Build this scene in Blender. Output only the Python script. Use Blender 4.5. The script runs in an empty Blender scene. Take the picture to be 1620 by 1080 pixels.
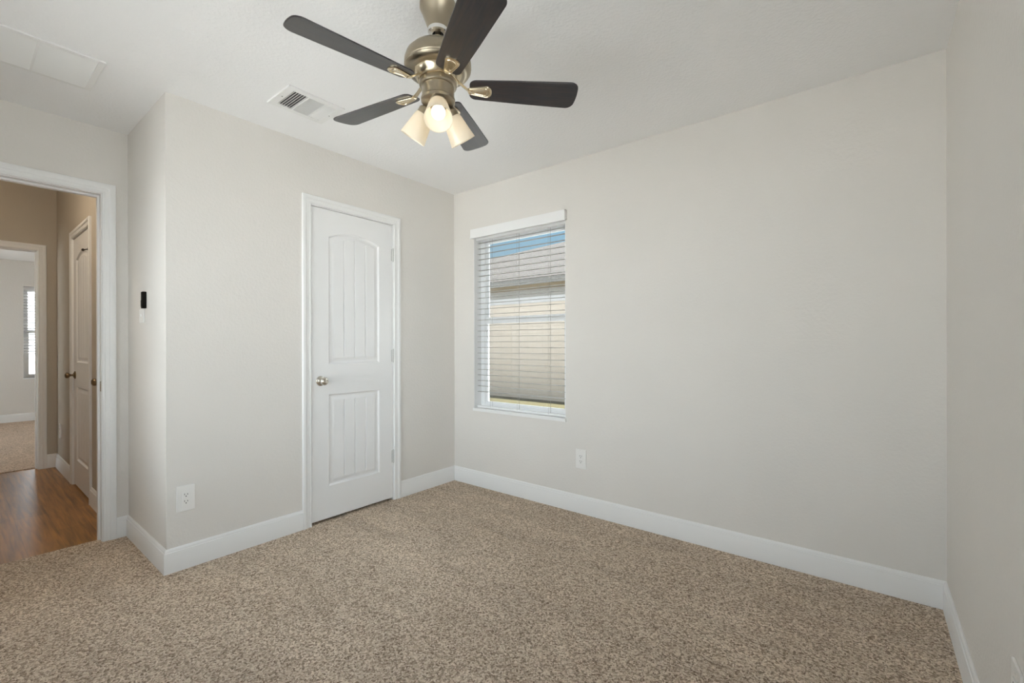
import bpy, bmesh, math, random
import numpy as np
from mathutils import Vector, Matrix

random.seed(7)
rng = np.random.default_rng(7)
PI = math.pi
SC = bpy.context.scene
COL = SC.collection

# ----------------------------------------------------------------------------
# camera, world, sun, exposure
# ----------------------------------------------------------------------------
FPX = 711.73
cam_d = bpy.data.cameras.new('camera')
cam = bpy.data.objects.new('camera', cam_d)
COL.objects.link(cam)
SC.camera = cam
cam_d.sensor_fit = 'HORIZONTAL'
cam_d.sensor_width = 36.0
cam_d.lens = FPX / 1620 * 36.0
cam_d.shift_y = (544.66 - 540) / 1620
cam_d.clip_start = 0.02
cam_d.clip_end = 200
_t = PI * 3 / 4 - 0.1138
_p = -0.0008
_F = Vector((math.cos(_t) * math.cos(_p), math.sin(_t) * math.cos(_p), math.sin(_p)))
_R = Vector((math.sin(_t), -math.cos(_t), 0))
_U = _R.cross(_F)
_r = -0.0019
_R, _U = math.cos(_r) * _R + math.sin(_r) * _U, -math.sin(_r) * _R + math.cos(_r) * _U
_M = Matrix((_R, _U, -_F)).transposed().to_4x4()
_M.translation = Vector((2.7874, -2.7124, 1.1601))
cam.matrix_world = _M

SC.view_settings.view_transform = 'Standard'
SC.view_settings.look = 'None'
SC.view_settings.exposure = -0.29
SC.view_settings.gamma = 1.0
SC.view_settings.use_curve_mapping = False
SC.cycles.max_bounces = 14
SC.cycles.diffuse_bounces = 10
SC.cycles.transparent_max_bounces = 24

# sky: pale blue low down, deeper higher up, and glow added to light the windows, low in the east (+X), south (-Y) and west (-X)
world = bpy.data.worlds.new('World')
SC.world = world
world.use_nodes = True
wn, wl = world.node_tree.nodes, world.node_tree.links
wn.clear()
w_out = wn.new('ShaderNodeOutputWorld')
w_bg = wn.new('ShaderNodeBackground')
w_tc = wn.new('ShaderNodeTexCoord')
w_sep = wn.new('ShaderNodeSeparateXYZ')
wl.new(w_tc.outputs['Generated'], w_sep.inputs[0])


def wmath(op, a, b=None):
    n = wn.new('ShaderNodeMath')
    n.operation = op
    for i, v in enumerate((a, b)):
        if v is None:
            continue
        if isinstance(v, (int, float)):
            n.inputs[i].default_value = v
        else:
            wl.new(v, n.inputs[i])
    return n.outputs[0]


w_ramp = wn.new('ShaderNodeValToRGB')
wl.new(wmath('MAXIMUM', w_sep.outputs['Z'], 0.0), w_ramp.inputs[0])
w_ramp.color_ramp.elements[0].position = 0.0
w_ramp.color_ramp.elements[0].color = (0.62, 0.80, 0.90, 1)
w_ramp.color_ramp.elements[1].position = 0.75
w_ramp.color_ramp.elements[1].color = (0.20, 0.40, 0.72, 1)
_e = w_ramp.color_ramp.elements.new(0.28)
_e.color = (0.37, 0.66, 0.89, 1)
GLOW_E, GLOW_S, GLOW_W = 5.4, 7.6, 12.0
GLOW_N = 15.0        # glow added high in the north sky, out of view, to light the room
z2 = wmath('MULTIPLY', w_sep.outputs['Z'], w_sep.outputs['Z'])
zf = wmath('POWER', 2.71828, wmath('MULTIPLY', z2, -3.0))


def lobe(axis, sign, k, power=2.0):
    v = wmath('MAXIMUM', wmath('MULTIPLY', w_sep.outputs[axis], sign), 0.0)
    return wmath('MULTIPLY', wmath('POWER', v, power), k)


w_k = wmath('MULTIPLY', wmath('ADD', wmath('ADD', lobe('X', 1.0, GLOW_E), lobe('Y', -1.0, GLOW_S)),
                              lobe('X', -1.0, GLOW_W, 16.0)), zf)
w_hi = wn.new('ShaderNodeMapRange')
w_hi.inputs['From Min'].default_value = 0.36
w_hi.inputs['From Max'].default_value = 0.50
wl.new(w_sep.outputs['Z'], w_hi.inputs['Value'])
w_k = wmath('ADD', w_k, wmath('MULTIPLY', w_hi.outputs[0], lobe('Y', 1.0, GLOW_N, 1.0)))
w_mix = wn.new('ShaderNodeMix')
w_mix.data_type = 'RGBA'
w_mix.blend_type = 'ADD'
w_mix.inputs[0].default_value = 1.0
w_glow = wn.new('ShaderNodeVectorMath')
w_glow.operation = 'SCALE'
w_glow.inputs[0].default_value = (0.95, 0.985, 1.02)
wl.new(w_k, w_glow.inputs['Scale'])
wl.new(w_ramp.outputs[0], w_mix.inputs[6])
wl.new(w_glow.outputs[0], w_mix.inputs[7])
wl.new(w_mix.outputs[2], w_bg.inputs[0])
w_bg.inputs[1].default_value = 1.0
wl.new(w_bg.outputs[0], w_out.inputs[0])
world.cycles.sampling_method = 'MANUAL'
world.cycles.sample_map_resolution = 1024

# sun: high in the east; it falls on the floor just inside the added side window next to the camera
sun_d = bpy.data.lights.new('sun', 'SUN')
sun_d.energy = 32.0
sun_d.angle = 0.009
sun_d.color = (1.0, 0.965, 0.92)
sun = bpy.data.objects.new('sun', sun_d)
COL.objects.link(sun)
sun.location = (4, -9, 16)
_el, _az = math.radians(60), math.radians(-2)
_sd = Vector((math.cos(_el) * math.cos(_az), math.cos(_el) * math.sin(_az), math.sin(_el)))
sun.rotation_euler = _sd.to_track_quat('Z', 'Y').to_euler()

LAMP = 3.6          # brightness of the three fan bulbs
HALL_FILL = 60.0      # brightness of the unseen lamp added to fill the hall

# ----------------------------------------------------------------------------
# dimensions (metres).  Window/closet corner of the room is the origin.
# ----------------------------------------------------------------------------
H = 2.44
HH = 2.88            # the hall is taller than the rooms
W = 3.05             # right wall
YJ = -2.02           # short return wall beside the closet
XE = -0.758          # wall with the entry doorway
YR = -3.12           # rear wall, behind the camera
XH = -3.32           # end wall of the hall
YH = -2.05           # right wall of the hall
XB = -7.30           # far wall of the bedroom across the hall
YB0, YB1 = -4.6, -0.2
TH = 0.115           # interior wall thickness
TX = 0.14            # exterior wall thickness


# ----------------------------------------------------------------------------
# helpers
# ----------------------------------------------------------------------------
def srgb(r, g, b):
    f = lambda c: (c / 255) / 12.92 if c / 255 <= 0.04045 else ((c / 255 + 0.055) / 1.055) ** 2.4
    return (f(r), f(g), f(b), 1)


def obj(name, bm, mat, parent=None, smooth=False, angle=None):
    me = bpy.data.meshes.new(name)
    bm.normal_update()
    bm.to_mesh(me)
    bm.free()
    o = bpy.data.objects.new(name, me)
    if isinstance(mat, (list, tuple)):
        for m in mat:
            me.materials.append(m)
    else:
        me.materials.append(mat)
    COL.objects.link(o)
    if parent is not None:
        o.parent = parent
    if smooth:
        me.shade_smooth()
        if angle:
            try:
                me.set_sharp_from_angle(angle=math.radians(angle))
            except Exception:
                pass
    return o


def tag(o, label=None, cat=None, group=None, kind=None):
    if label:
        o['label'] = label
    if cat:
        o['category'] = cat
    if group:
        o['group'] = group
    if kind:
        o['kind'] = kind
    return o


def thing(name, loc, label, cat, group=None, rotz=0.0, kind=None):
    o = bpy.data.objects.new(name, None)
    o.empty_display_size = 0.05
    COL.objects.link(o)
    o.location = loc
    o.rotation_euler = (0, 0, rotz)
    return tag(o, label, cat, group, kind)


def box(bm, x0, x1, y0, y1, z0, z1, bevel=0.0, mat_index=0):
    if bevel:
        t = bmesh.new()
        box(t, x0, x1, y0, y1, z0, z1)
        bmesh.ops.bevel(t, geom=list(t.edges), offset=bevel, segments=2, affect='EDGES', profile=0.6)
        add_bm(bm, t)
        return
    v = [bm.verts.new(p) for p in ((x0, y0, z0), (x1, y0, z0), (x1, y1, z0), (x0, y1, z0),
                                   (x0, y0, z1), (x1, y0, z1), (x1, y1, z1), (x0, y1, z1))]
    for f in ((0, 3, 2, 1), (4, 5, 6, 7), (0, 1, 5, 4), (1, 2, 6, 5), (2, 3, 7, 6), (3, 0, 4, 7)):
        fc = bm.faces.new([v[i] for i in f])
        fc.material_index = mat_index


def add_bm(dst, src, mtx=None):
    vm = {}
    for v in src.verts:
        vm[v] = dst.verts.new(mtx @ v.co if mtx else v.co)
    for f in src.faces:
        try:
            nf = dst.faces.new([vm[v] for v in f.verts])
            nf.material_index = f.material_index
            nf.smooth = f.smooth
        except ValueError:
            pass
    src.free()


def lathe(bm, prof, seg=32, mtx=None, cap0=False, cap1=False, flute=0.0, nflute=0):
    """prof: (r, z) list, turned about z."""
    t = bmesh.new()
    rings = []
    for r, z in prof:
        ring = []
        if r < 1e-6:
            v = t.verts.new((0, 0, z))
            ring = [v] * seg
        else:
            for i in range(seg):
                a = 2 * PI * i / seg
                rr = r * (1 + flute * math.cos(nflute * a)) if flute else r
                ring.append(t.verts.new((rr * math.cos(a), rr * math.sin(a), z)))
        rings.append(ring)
    for a, b in zip(rings, rings[1:]):
        for i in range(seg):
            j = (i + 1) % seg
            q = []
            for v in (a[i], a[j], b[j], b[i]):
                if v not in q:
                    q.append(v)
            if len(q) >= 3:
                t.faces.new(q)
    if cap0:
        t.faces.new(list(reversed(rings[0])))
    if cap1:
        t.faces.new(rings[-1])
    bmesh.ops.recalc_face_normals(t, faces=list(t.faces))
    add_bm(bm, t, mtx)


def tube(bm, pts, r, seg=10, caps=True):
    pts = [Vector(p) for p in pts]
    rs = r if isinstance(r, (list, tuple)) else [r] * len(pts)
    rings = []
    for i, p in enumerate(pts):
        d = (pts[min(i + 1, len(pts) - 1)] - pts[max(i - 1, 0)]).normalized()
        a = Vector((0, 0, 1)) if abs(d.z) < 0.9 else Vector((1, 0, 0))
        u = d.cross(a).normalized()
        w = d.cross(u)
        rings.append([bm.verts.new(p + (u * math.cos(2 * PI * k / seg) + w * math.sin(2 * PI * k / seg)) * rs[i])
                      for k in range(seg)])
    for a, b in zip(rings, rings[1:]):
        for k in range(seg):
            bm.faces.new((a[k], a[(k + 1) % seg], b[(k + 1) % seg], b[k]))
    if caps:
        bm.faces.new(list(reversed(rings[0])))
        bm.faces.new(rings[-1])


def wall_bm(axis, a0, a1, b0, b1, z0=0.0, z1=H + 0.1, holes=()):
    """A wall slab a0..a1 thick along `axis`, b0..b1 long, with rectangular holes (b, b, z, z)."""
    bs = sorted({b0, b1, *[h[0] for h in holes], *[h[1] for h in holes]})
    zs = sorted({z0, z1, *[max(h[2], z0) for h in holes], *[h[3] for h in holes]})
    nb, nz = len(bs) - 1, len(zs) - 1

    def solid(i, j):
        if i < 0 or j < 0 or i >= nb or j >= nz:
            return False
        bc, zc = (bs[i] + bs[i + 1]) / 2, (zs[j] + zs[j + 1]) / 2
        return not any(h[0] < bc < h[1] and h[2] < zc < h[3] for h in holes)

    bm = bmesh.new()
    P = (lambda a, b, z: (a, b, z)) if axis == 'x' else (lambda a, b, z: (b, a, z))

    def quad(*p):
        bm.faces.new([bm.verts.new(q) for q in p])

    for i in range(nb):
        for j in range(nz):
            if not solid(i, j):
                continue
            l, r, d, u = bs[i], bs[i + 1], zs[j], zs[j + 1]
            quad(P(a0, l, d), P(a0, r, d), P(a0, r, u), P(a0, l, u))
            quad(P(a1, l, d), P(a1, l, u), P(a1, r, u), P(a1, r, d))
            if not solid(i - 1, j):
                quad(P(a0, l, d), P(a0, l, u), P(a1, l, u), P(a1, l, d))
            if not solid(i + 1, j):
                quad(P(a0, r, d), P(a1, r, d), P(a1, r, u), P(a0, r, u))
            if not solid(i, j - 1):
                quad(P(a0, l, d), P(a1, l, d), P(a1, r, d), P(a0, r, d))
            if not solid(i, j + 1):
                quad(P(a0, l, u), P(a0, r, u), P(a1, r, u), P(a1, l, u))
    bmesh.ops.remove_doubles(bm, verts=list(bm.verts), dist=1e-5)
    bmesh.ops.recalc_face_normals(bm, faces=list(bm.faces))
    return bm


# ----------------------------------------------------------------------------
# materials
# ----------------------------------------------------------------------------
class NT:
    def __init__(self, name):
        self.m = bpy.data.materials.new(name)
        self.m.use_nodes = True
        self.n = self.m.node_tree.nodes
        self.l = self.m.node_tree.links
        self.b = self.n['Principled BSDF']
        self.out = self.n['Material Output']

    def new(self, t, **kw):
        n = self.n.new(t)
        for k, v in kw.items():
            if k in n.inputs:
                n.inputs[k].default_value = v
            else:
                setattr(n, k, v)
        return n

    def link(self, a, b):
        self.l.new(a, b)

    def coord(self, scale=(1, 1, 1)):
        tc = self.new('ShaderNodeTexCoord')
        mp = self.new('ShaderNodeMapping')
        mp.inputs['Scale'].default_value = scale
        self.link(tc.outputs['Object'], mp.inputs[0])
        return mp.outputs[0]

    def bump(self, height, strength, dist, prev=None):
        b = self.new('ShaderNodeBump')
        b.inputs['Strength'].default_value = strength
        b.inputs['Distance'].default_value = dist
        self.link(height, b.inputs['Height'])
        if prev is not None:
            self.link(prev, b.inputs['Normal'])
        self.link(b.outputs[0], self.b.inputs['Normal'])
        return b.outputs[0]


def plain(name, col, rough=0.5, metal=0.0, spec=0.5):
    t = NT(name)
    t.b.inputs['Base Color'].default_value = col
    t.b.inputs['Roughness'].default_value = rough
    t.b.inputs['Metallic'].default_value = metal
    t.b.inputs['Specular IOR Level'].default_value = spec
    return t


def paint(name, col, rough, bump_scale, bump, dist, var=0.02):
    """Rolled paint on textured drywall: an orange-peel relief and a very slight mottling."""
    t = plain(name, col, rough, spec=0.35)
    c = t.coord()
    n = t.new('ShaderNodeTexNoise')
    n.inputs['Scale'].default_value = bump_scale
    n.inputs['Detail'].default_value = 3.0
    n.inputs['Roughness'].default_value = 0.55
    t.link(c, n.inputs['Vector'])
    r = t.new('ShaderNodeValToRGB')
    r.color_ramp.elements[0].position = 0.38
    r.color_ramp.elements[1].position = 0.66
    t.link(n.outputs['Fac'], r.inputs[0])
    t.bump(r.outputs[0], bump, dist)
    n2 = t.new('ShaderNodeTexNoise')
    n2.inputs['Scale'].default_value = 2.3
    t.link(c, n2.inputs['Vector'])
    hs = t.new('ShaderNodeHueSaturation')
    hs.inputs['Color'].default_value = col
    mr = t.new('ShaderNodeMapRange')
    mr.inputs['To Min'].default_value = 1 - var
    mr.inputs['To Max'].default_value = 1 + var
    t.link(n2.outputs['Fac'], mr.inputs['Value'])
    t.link(mr.outputs[0], hs.inputs['Value'])
    t.link(hs.outputs[0], t.b.inputs['Base Color'])
    return t.m


M = {}
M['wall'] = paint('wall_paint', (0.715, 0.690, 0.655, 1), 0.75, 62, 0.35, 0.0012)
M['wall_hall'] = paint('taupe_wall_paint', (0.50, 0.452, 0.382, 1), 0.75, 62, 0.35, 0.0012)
M['ceiling'] = paint('ceiling_paint', (0.86, 0.86, 0.862, 1), 0.85, 70, 0.40, 0.0015)
M['trim'] = plain('trim_paint', (0.80, 0.80, 0.795, 1), 0.38).m
M['door'] = paint('door_paint', (0.80, 0.80, 0.80, 1), 0.40, 240, 0.10, 0.0004, 0.008)
M['vinyl'] = plain('white_vinyl', (0.82, 0.83, 0.84, 1), 0.35).m
M['plastic'] = plain('white_plastic', (0.80, 0.79, 0.77, 1), 0.30).m
M['hinge'] = plain('painted_hinge', (0.58, 0.58, 0.57, 1), 0.4).m
M['slot'] = plain('dark_slot', (0.05, 0.05, 0.05, 1), 0.6).m
M['duct'] = plain('duct_shade_and_screw_grey', (0.10, 0.10, 0.105, 1), 0.8).m
M['ventwhite'] = plain('white_enamel', (0.80, 0.80, 0.79, 1), 0.40).m
M['filter'] = plain('filter_white', (0.74, 0.75, 0.76, 1), 0.9).m
M['black'] = plain('black_plastic', (0.006, 0.005, 0.004, 1), 0.75, spec=0.12).m
M['slat'] = plain('blind_slat_white', (0.82, 0.82, 0.82, 1), 0.45).m
M['slat_backlit'] = plain('blind_slat_backlit_grey', (0.40, 0.39, 0.37, 1), 0.5).m  # white slats greyed so they read as dark lines against daylight
M['cord'] = plain('blind_cord', (0.30, 0.29, 0.27, 1), 0.8).m
M['rubber'] = plain('dark_rubber', (0.03, 0.027, 0.024, 1), 0.7).m


def brushed(name, col, rough, aniso=0.0):
    t = plain(name, col, rough, 1.0)
    if aniso:
        tg = t.new('ShaderNodeTangent')
        tg.direction_type = 'RADIAL'
        tg.axis = 'Z'
        t.link(tg.outputs[0], t.b.inputs['Tangent'])
        t.b.inputs['Anisotropic'].default_value = aniso
    return t.m


M['brass'] = brushed('antique_brass', (0.40, 0.345, 0.26, 1), 0.30, 0.6)
M['brass_light'] = brushed('polished_antique_brass', (0.74, 0.64, 0.47, 1), 0.24)
M['chrome'] = brushed('bright_collar', (0.85, 0.83, 0.80, 1), 0.2)
M['nickel'] = brushed('satin_nickel', (0.66, 0.63, 0.57, 1), 0.25)
M['bronze'] = brushed('aged_bronze', (0.24, 0.175, 0.105, 1), 0.28)

# dark stained fan blades with a satin lacquer
t = plain('dark_walnut_blade', (0.02, 0.014, 0.011, 1), 0.42)
n = t.new('ShaderNodeTexNoise')
n.inputs['Scale'].default_value = 9
n.inputs['Detail'].default_value = 5
t.link(t.coord((1.2, 14, 14)), n.inputs['Vector'])
r = t.new('ShaderNodeValToRGB')
r.color_ramp.elements[0].position = 0.35
r.color_ramp.elements[0].color = (0.004, 0.004, 0.009, 1)
r.color_ramp.elements[1].position = 0.72
r.color_ramp.elements[1].color = (0.026, 0.016, 0.014, 1)
t.link(n.outputs['Fac'], r.inputs[0])
t.link(r.outputs[0], t.b.inputs['Base Color'])
t.b.inputs['Coat Weight'].default_value = 0.5
t.b.inputs['Coat Roughness'].default_value = 0.28
t.bump(n.outputs['Fac'], 0.08, 0.0006)
M['blade'] = t.m

# frosted cream glass of the lamp shades
t = NT('frosted_cream_glass')
tr = t.new('ShaderNodeBsdfTranslucent')
tr.inputs[0].default_value = (0.93, 0.84, 0.68, 1)
df = t.new('ShaderNodeBsdfDiffuse')
df.inputs[0].default_value = (0.84, 0.79, 0.69, 1)
gl = t.new('ShaderNodeBsdfGlossy')
gl.inputs[0].default_value = (1, 1, 1, 1)
gl.inputs['Roughness'].default_value = 0.35
m1 = t.new('ShaderNodeMixShader')
m1.inputs[0].default_value = 0.60
m2 = t.new('ShaderNodeMixShader')
m2.inputs[0].default_value = 0.05
t.link(tr.outputs[0], m1.inputs[1])
t.link(df.outputs[0], m1.inputs[2])
t.link(m1.outputs[0], m2.inputs[1])
t.link(gl.outputs[0], m2.inputs[2])
t.link(m2.outputs[0], t.out.inputs[0])
M['shade'] = t.m

t = NT('lit_bulb')
e = t.new('ShaderNodeEmission')
e.inputs[0].default_value = (1.0, 0.93, 0.80, 1)
e.inputs[1].default_value = LAMP
t.link(e.outputs[0], t.out.inputs[0])
M['bulb'] = t.m

t = NT('hall_fill_glow')
e = t.new('ShaderNodeEmission')
e.inputs[0].default_value = (1.0, 0.86, 0.68, 1)
e.inputs[1].default_value = HALL_FILL
t.link(e.outputs[0], t.out.inputs[0])
M['dome'] = t.m

# window glass: clear, with its own faint reflection
t = NT('window_glass')
tp = t.new('ShaderNodeBsdfTransparent')
tp.inputs[0].default_value = (0.95, 0.97, 0.97, 1)
gg = t.new('ShaderNodeBsdfGlossy')
gg.inputs['Roughness'].default_value = 0.02
fr = t.new('ShaderNodeFresnel')
fr.inputs[0].default_value = 1.45
mx = t.new('ShaderNodeMixShader')
t.link(fr.outputs[0], mx.inputs[0])
t.link(tp.outputs[0], mx.inputs[1])
t.link(gg.outputs[0], mx.inputs[2])
t.link(mx.outputs[0], t.out.inputs[0])
M['glass'] = t.m


def carpet(name, base, dark, light, scale=165):
    """Heathered twist-pile: every tuft its own yarn colour, a tufted relief, faint vacuum mottling."""
    t = plain(name, base, 0.95, spec=0.1)
    c = t.coord()
    # irregular tufts
    dn = t.new('ShaderNodeTexNoise')
    dn.inputs['Scale'].default_value = 60
    t.link(c, dn.inputs['Vector'])
    ad = t.new('ShaderNodeVectorMath', operation='MULTIPLY_ADD')
    ad.inputs[1].default_value = (0.012, 0.012, 0.0)
    t.link(dn.outputs['Color'], ad.inputs[0])
    t.link(c, ad.inputs[2])
    vo = t.new('ShaderNodeTexVoronoi')
    vo.inputs['Scale'].default_value = scale
    t.link(ad.outputs[0], vo.inputs['Vector'])
    fine = t.new('ShaderNodeTexNoise')
    fine.inputs['Scale'].default_value = 210
    fine.inputs['Detail'].default_value = 3
    t.link(c, fine.inputs['Vector'])
    sep = t.new('ShaderNodeSeparateColor')
    t.link(vo.outputs['Color'], sep.inputs[0])
    mixv = t.new('ShaderNodeMath', operation='ADD')
    m_a = t.new('ShaderNodeMath', operation='MULTIPLY')
    m_a.inputs[1].default_value = 0.50
    m_b = t.new('ShaderNodeMath', operation='MULTIPLY')
    m_b.inputs[1].default_value = 0.50
    t.link(sep.outputs[0], m_a.inputs[0])
    t.link(fine.outputs['Fac'], m_b.inputs[0])
    t.link(m_a.outputs[0], mixv.inputs[0])
    t.link(m_b.outputs[0], mixv.inputs[1])
    ramp = t.new('ShaderNodeValToRGB')
    ramp.color_ramp.elements[0].position = 0.22
    ramp.color_ramp.elements[0].color = dark
    ramp.color_ramp.elements[1].position = 0.80
    ramp.color_ramp.elements[1].color = light
    k = ramp.color_ramp.elements.new(0.50)
    k.color = base
    t.link(mixv.outputs[0], ramp.inputs[0])
    # mottling where the pile was brushed one way or the other
    mp = t.new('ShaderNodeMapping')
    mp.inputs['Rotation'].default_value = (0, 0, 0.75)
    mp.inputs['Scale'].default_value = (1.1, 3.6, 1)
    tc = t.new('ShaderNodeTexCoord')
    t.link(tc.outputs['Object'], mp.inputs[0])
    big = t.new('ShaderNodeTexNoise')
    big.inputs['Scale'].default_value = 1.6
    big.inputs['Detail'].default_value = 4
    big.inputs['Distortion'].default_value = 0.6
    t.link(mp.outputs[0], big.inputs['Vector'])
    mr = t.new('ShaderNodeMapRange')
    mr.inputs['From Min'].default_value = 0.3
    mr.inputs['From Max'].default_value = 0.7
    mr.inputs['To Min'].default_value = 0.90
    mr.inputs['To Max'].default_value = 1.10
    t.link(big.outputs['Fac'], mr.inputs['Value'])
    hs = t.new('ShaderNodeHueSaturation')
    t.link(ramp.outputs[0], hs.inputs['Color'])
    t.link(mr.outputs[0], hs.inputs['Value'])
    t.link(hs.outputs[0], t.b.inputs['Base Color'])
    # relief
    inv = t.new('ShaderNodeMath', operation='SUBTRACT')
    inv.inputs[0].default_value = 1.0
    t.link(vo.outputs['Distance'], inv.inputs[1])
    nb = t.bump(inv.outputs[0], 1.0, 0.006)
    t.bump(fine.outputs['Fac'], 0.8, 0.004, nb)
    return t.m


M['carpet'] = carpet('tan_carpet', srgb(208, 188, 166), srgb(132, 112, 93), srgb(246, 231, 213))
M['carpet_far'] = carpet('tan_carpet_across_hall', srgb(208, 184, 162), srgb(158, 134, 112), srgb(240, 220, 200), 120)

# vinyl wood planks in the hall, running along X
t = plain('brown_wood_plank', (0.2, 0.1, 0.05, 1), 0.3)
c = t.coord()
br = t.new('ShaderNodeTexBrick')
br.offset = 0.37
br.inputs['Scale'].default_value = 1.0
br.inputs['Brick Width'].default_value = 1.22
br.inputs['Row Height'].default_value = 0.152
br.inputs['Mortar Size'].default_value = 0.0016
br.inputs['Color1'].default_value = (0.15, 0.15, 0.15, 1)
br.inputs['Color2'].default_value = (0.75, 0.75, 0.75, 1)
br.inputs['Mortar'].default_value = (0.0, 0.0, 0.0, 1)
t.link(c, br.inputs['Vector'])
gn = t.new('ShaderNodeTexNoise')
gn.inputs['Scale'].default_value = 4
gn.inputs['Detail'].default_value = 6
gn.inputs['Distortion'].default_value = 0.5
t.link(t.coord((0.8, 13, 1)), gn.inputs['Vector'])
gadd = t.new('ShaderNodeMath', operation='MULTIPLY_ADD')
gadd.inputs[1].default_value = 0.28
t.link(br.outputs['Color'], gadd.inputs[0])
t.link(gn.outputs['Fac'], gadd.inputs[2])
gr = t.new('ShaderNodeValToRGB')
gr.color_ramp.elements[0].position = 0.38
gr.color_ramp.elements[0].color = srgb(98, 62, 20)
gr.color_ramp.elements[1].position = 0.86
gr.color_ramp.elements[1].color = srgb(176, 122, 56)
t.link(gadd.outputs[0], gr.inputs[0])
t.link(gr.outputs[0], t.b.inputs['Base Color'])
t.b.inputs['Roughness'].default_value = 0.33
t.bump(gn.outputs['Fac'], 0.12, 0.002, t.bump(br.outputs['Fac'], 0.3, -0.001))
M['wood'] = t.m

# outside
t = plain('dry_grass', srgb(66, 62, 40), 0.95)
n = t.new('ShaderNodeTexNoise')
n.inputs['Scale'].default_value = 14
n.inputs['Detail'].default_value = 6
t.link(t.coord(), n.inputs['Vector'])
r = t.new('ShaderNodeValToRGB')
r.color_ramp.elements[0].color = srgb(64, 60, 34)
r.color_ramp.elements[1].color = srgb(80, 75, 50)
t.link(n.outputs['Fac'], r.inputs[0])
t.link(r.outputs[0], t.b.inputs['Base Color'])
M['grass'] = t.m
M['gravel'] = paint('pale_bounce_gravel', (0.78, 0.775, 0.76, 1), 0.95, 55, 1.0, 0.01, 0.08)

t = plain('grey_shingle', srgb(66, 62, 58), 0.95)
br = t.new('ShaderNodeTexBrick')
br.inputs['Scale'].default_value = 1.0
br.inputs['Brick Width'].default_value = 0.3
br.inputs['Row Height'].default_value = 0.14
br.inputs['Mortar Size'].default_value = 0.012
br.inputs['Color1'].default_value = srgb(64, 60, 56)
br.inputs['Color2'].default_value = srgb(57, 53, 49)
br.inputs['Mortar'].default_value = srgb(46, 42, 39)
t.link(t.coord(), br.inputs['Vector'])
t.link(br.outputs['Color'], t.b.inputs['Base Color'])
M['shingle'] = t.m
M['fascia'] = plain('pale_fascia', srgb(84, 82, 78), 0.6).m
M['soffit'] = plain('olive_brown_soffit', srgb(150, 136, 112), 0.8).m
M['exterior_trim'] = plain('white_exterior_trim', srgb(134, 134, 134), 0.6).m
M['frieze'] = plain('grey_frieze', srgb(100, 98, 93), 0.7).m

t = plain('beige_lap_siding', srgb(146, 137, 126), 0.8)
wv = t.new('ShaderNodeTexWave')
wv.wave_type = 'BANDS'
wv.bands_direction = 'Z'
wv.wave_profile = 'SAW'
wv.inputs['Scale'].default_value = 1.0 / 0.18 * 0.314
t.link(t.coord(), wv.inputs['Vector'])
t.bump(wv.outputs['Fac'], 0.8, 0.012)
M['siding'] = t.m

# ----------------------------------------------------------------------------
# the room shell
# ----------------------------------------------------------------------------
ST = dict(kind='structure')


def struct(name, bm, mat, label, cat, smooth=False, angle=None):
    return tag(obj(name, bm, mat, None, smooth, angle), label, cat, kind='structure')


CL0, CL1, CLH = -1.262, -0.633, 2.050       # closet doorway (jamb faces, head)
EN0, EN1, ENH = -2.905, -2.143, 2.047       # entry doorway
FR0, FR1, FRH = -2.945, -2.180, 2.040       # bedroom doorway at the end of the hall
HD0, HD1 = -2.425, -1.720                   # hall door (along x)
LN0, LN1 = -1.335, -0.945                   # narrow hall door next to the entry (along x)
HDH = 2.040
JB = 0.018                                  # jamb board thickness
WX0, WX1, WZ0, WZ1 = 0.230, 1.114, 0.635, 2.062   # window opening

struct('wall_left', wall_bm('x', -TH, 0, YJ, 0, holes=[(CL0 - JB, CL1 + JB, 0, CLH + JB)]),
       M['wall'], 'greige wall holding the white plank closet door', 'wall')
struct('wall_back', wall_bm('y', 0, TX, -0.873, W + TX, holes=[(WX0, WX1, WZ0 - 0.022, WZ1)]),
       M['wall'], 'long greige wall with the blind-covered window', 'wall')
SW = (-3.00, -1.55, 0.50, 2.10)
struct('wall_right', wall_bm('x', W, W + TX, YR - TX, 0, holes=[SW]),
       M['wall'], 'plain pale wall at the right edge of the room', 'wall')
struct('wall_return', wall_bm('y', YJ, YJ + TH, XE, -TH),
       M['wall'], 'short return wall between the entry doorway and the closet wall', 'wall')
# the return wall ends flush with the closet wall face
bm = bmesh.new()
struct('wall_entry', wall_bm('x', XE - TH, XE, YR - TX, 0, z1=HH + 0.1, holes=[(EN0 - JB, EN1 + JB, 0, ENH + JB)]),
       M['wall'], 'wall around the open entry doorway to the hall', 'wall')
RW = (-0.12, 2.35, 0.45, 2.10)
struct('wall_rear', wall_bm('y', YR - TX, YR, XE, W, holes=[RW]),
       M['wall'], 'rear wall of the room, with a wide window added for light', 'wall')
bm.free()
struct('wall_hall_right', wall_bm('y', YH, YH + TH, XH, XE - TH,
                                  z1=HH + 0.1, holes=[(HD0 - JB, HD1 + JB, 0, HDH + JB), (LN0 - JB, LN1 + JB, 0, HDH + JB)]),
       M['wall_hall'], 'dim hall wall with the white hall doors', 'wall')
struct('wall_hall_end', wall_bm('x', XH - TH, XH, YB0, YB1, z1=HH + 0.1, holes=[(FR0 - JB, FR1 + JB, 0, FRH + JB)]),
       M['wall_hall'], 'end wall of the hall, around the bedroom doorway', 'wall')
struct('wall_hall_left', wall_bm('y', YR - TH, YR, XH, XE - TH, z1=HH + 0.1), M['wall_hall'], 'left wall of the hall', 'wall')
FW = (-1.98, -1.07, 0.66, 2.06)
struct('wall_bedroom_far', wall_bm('x', XB - TX, XB, YB0 - TX, YB1 + TX, holes=[(FW[0], FW[1], FW[2], FW[3])]),
       M['wall'], 'far wall of the bedroom across the hall, with a small window', 'wall')
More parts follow.
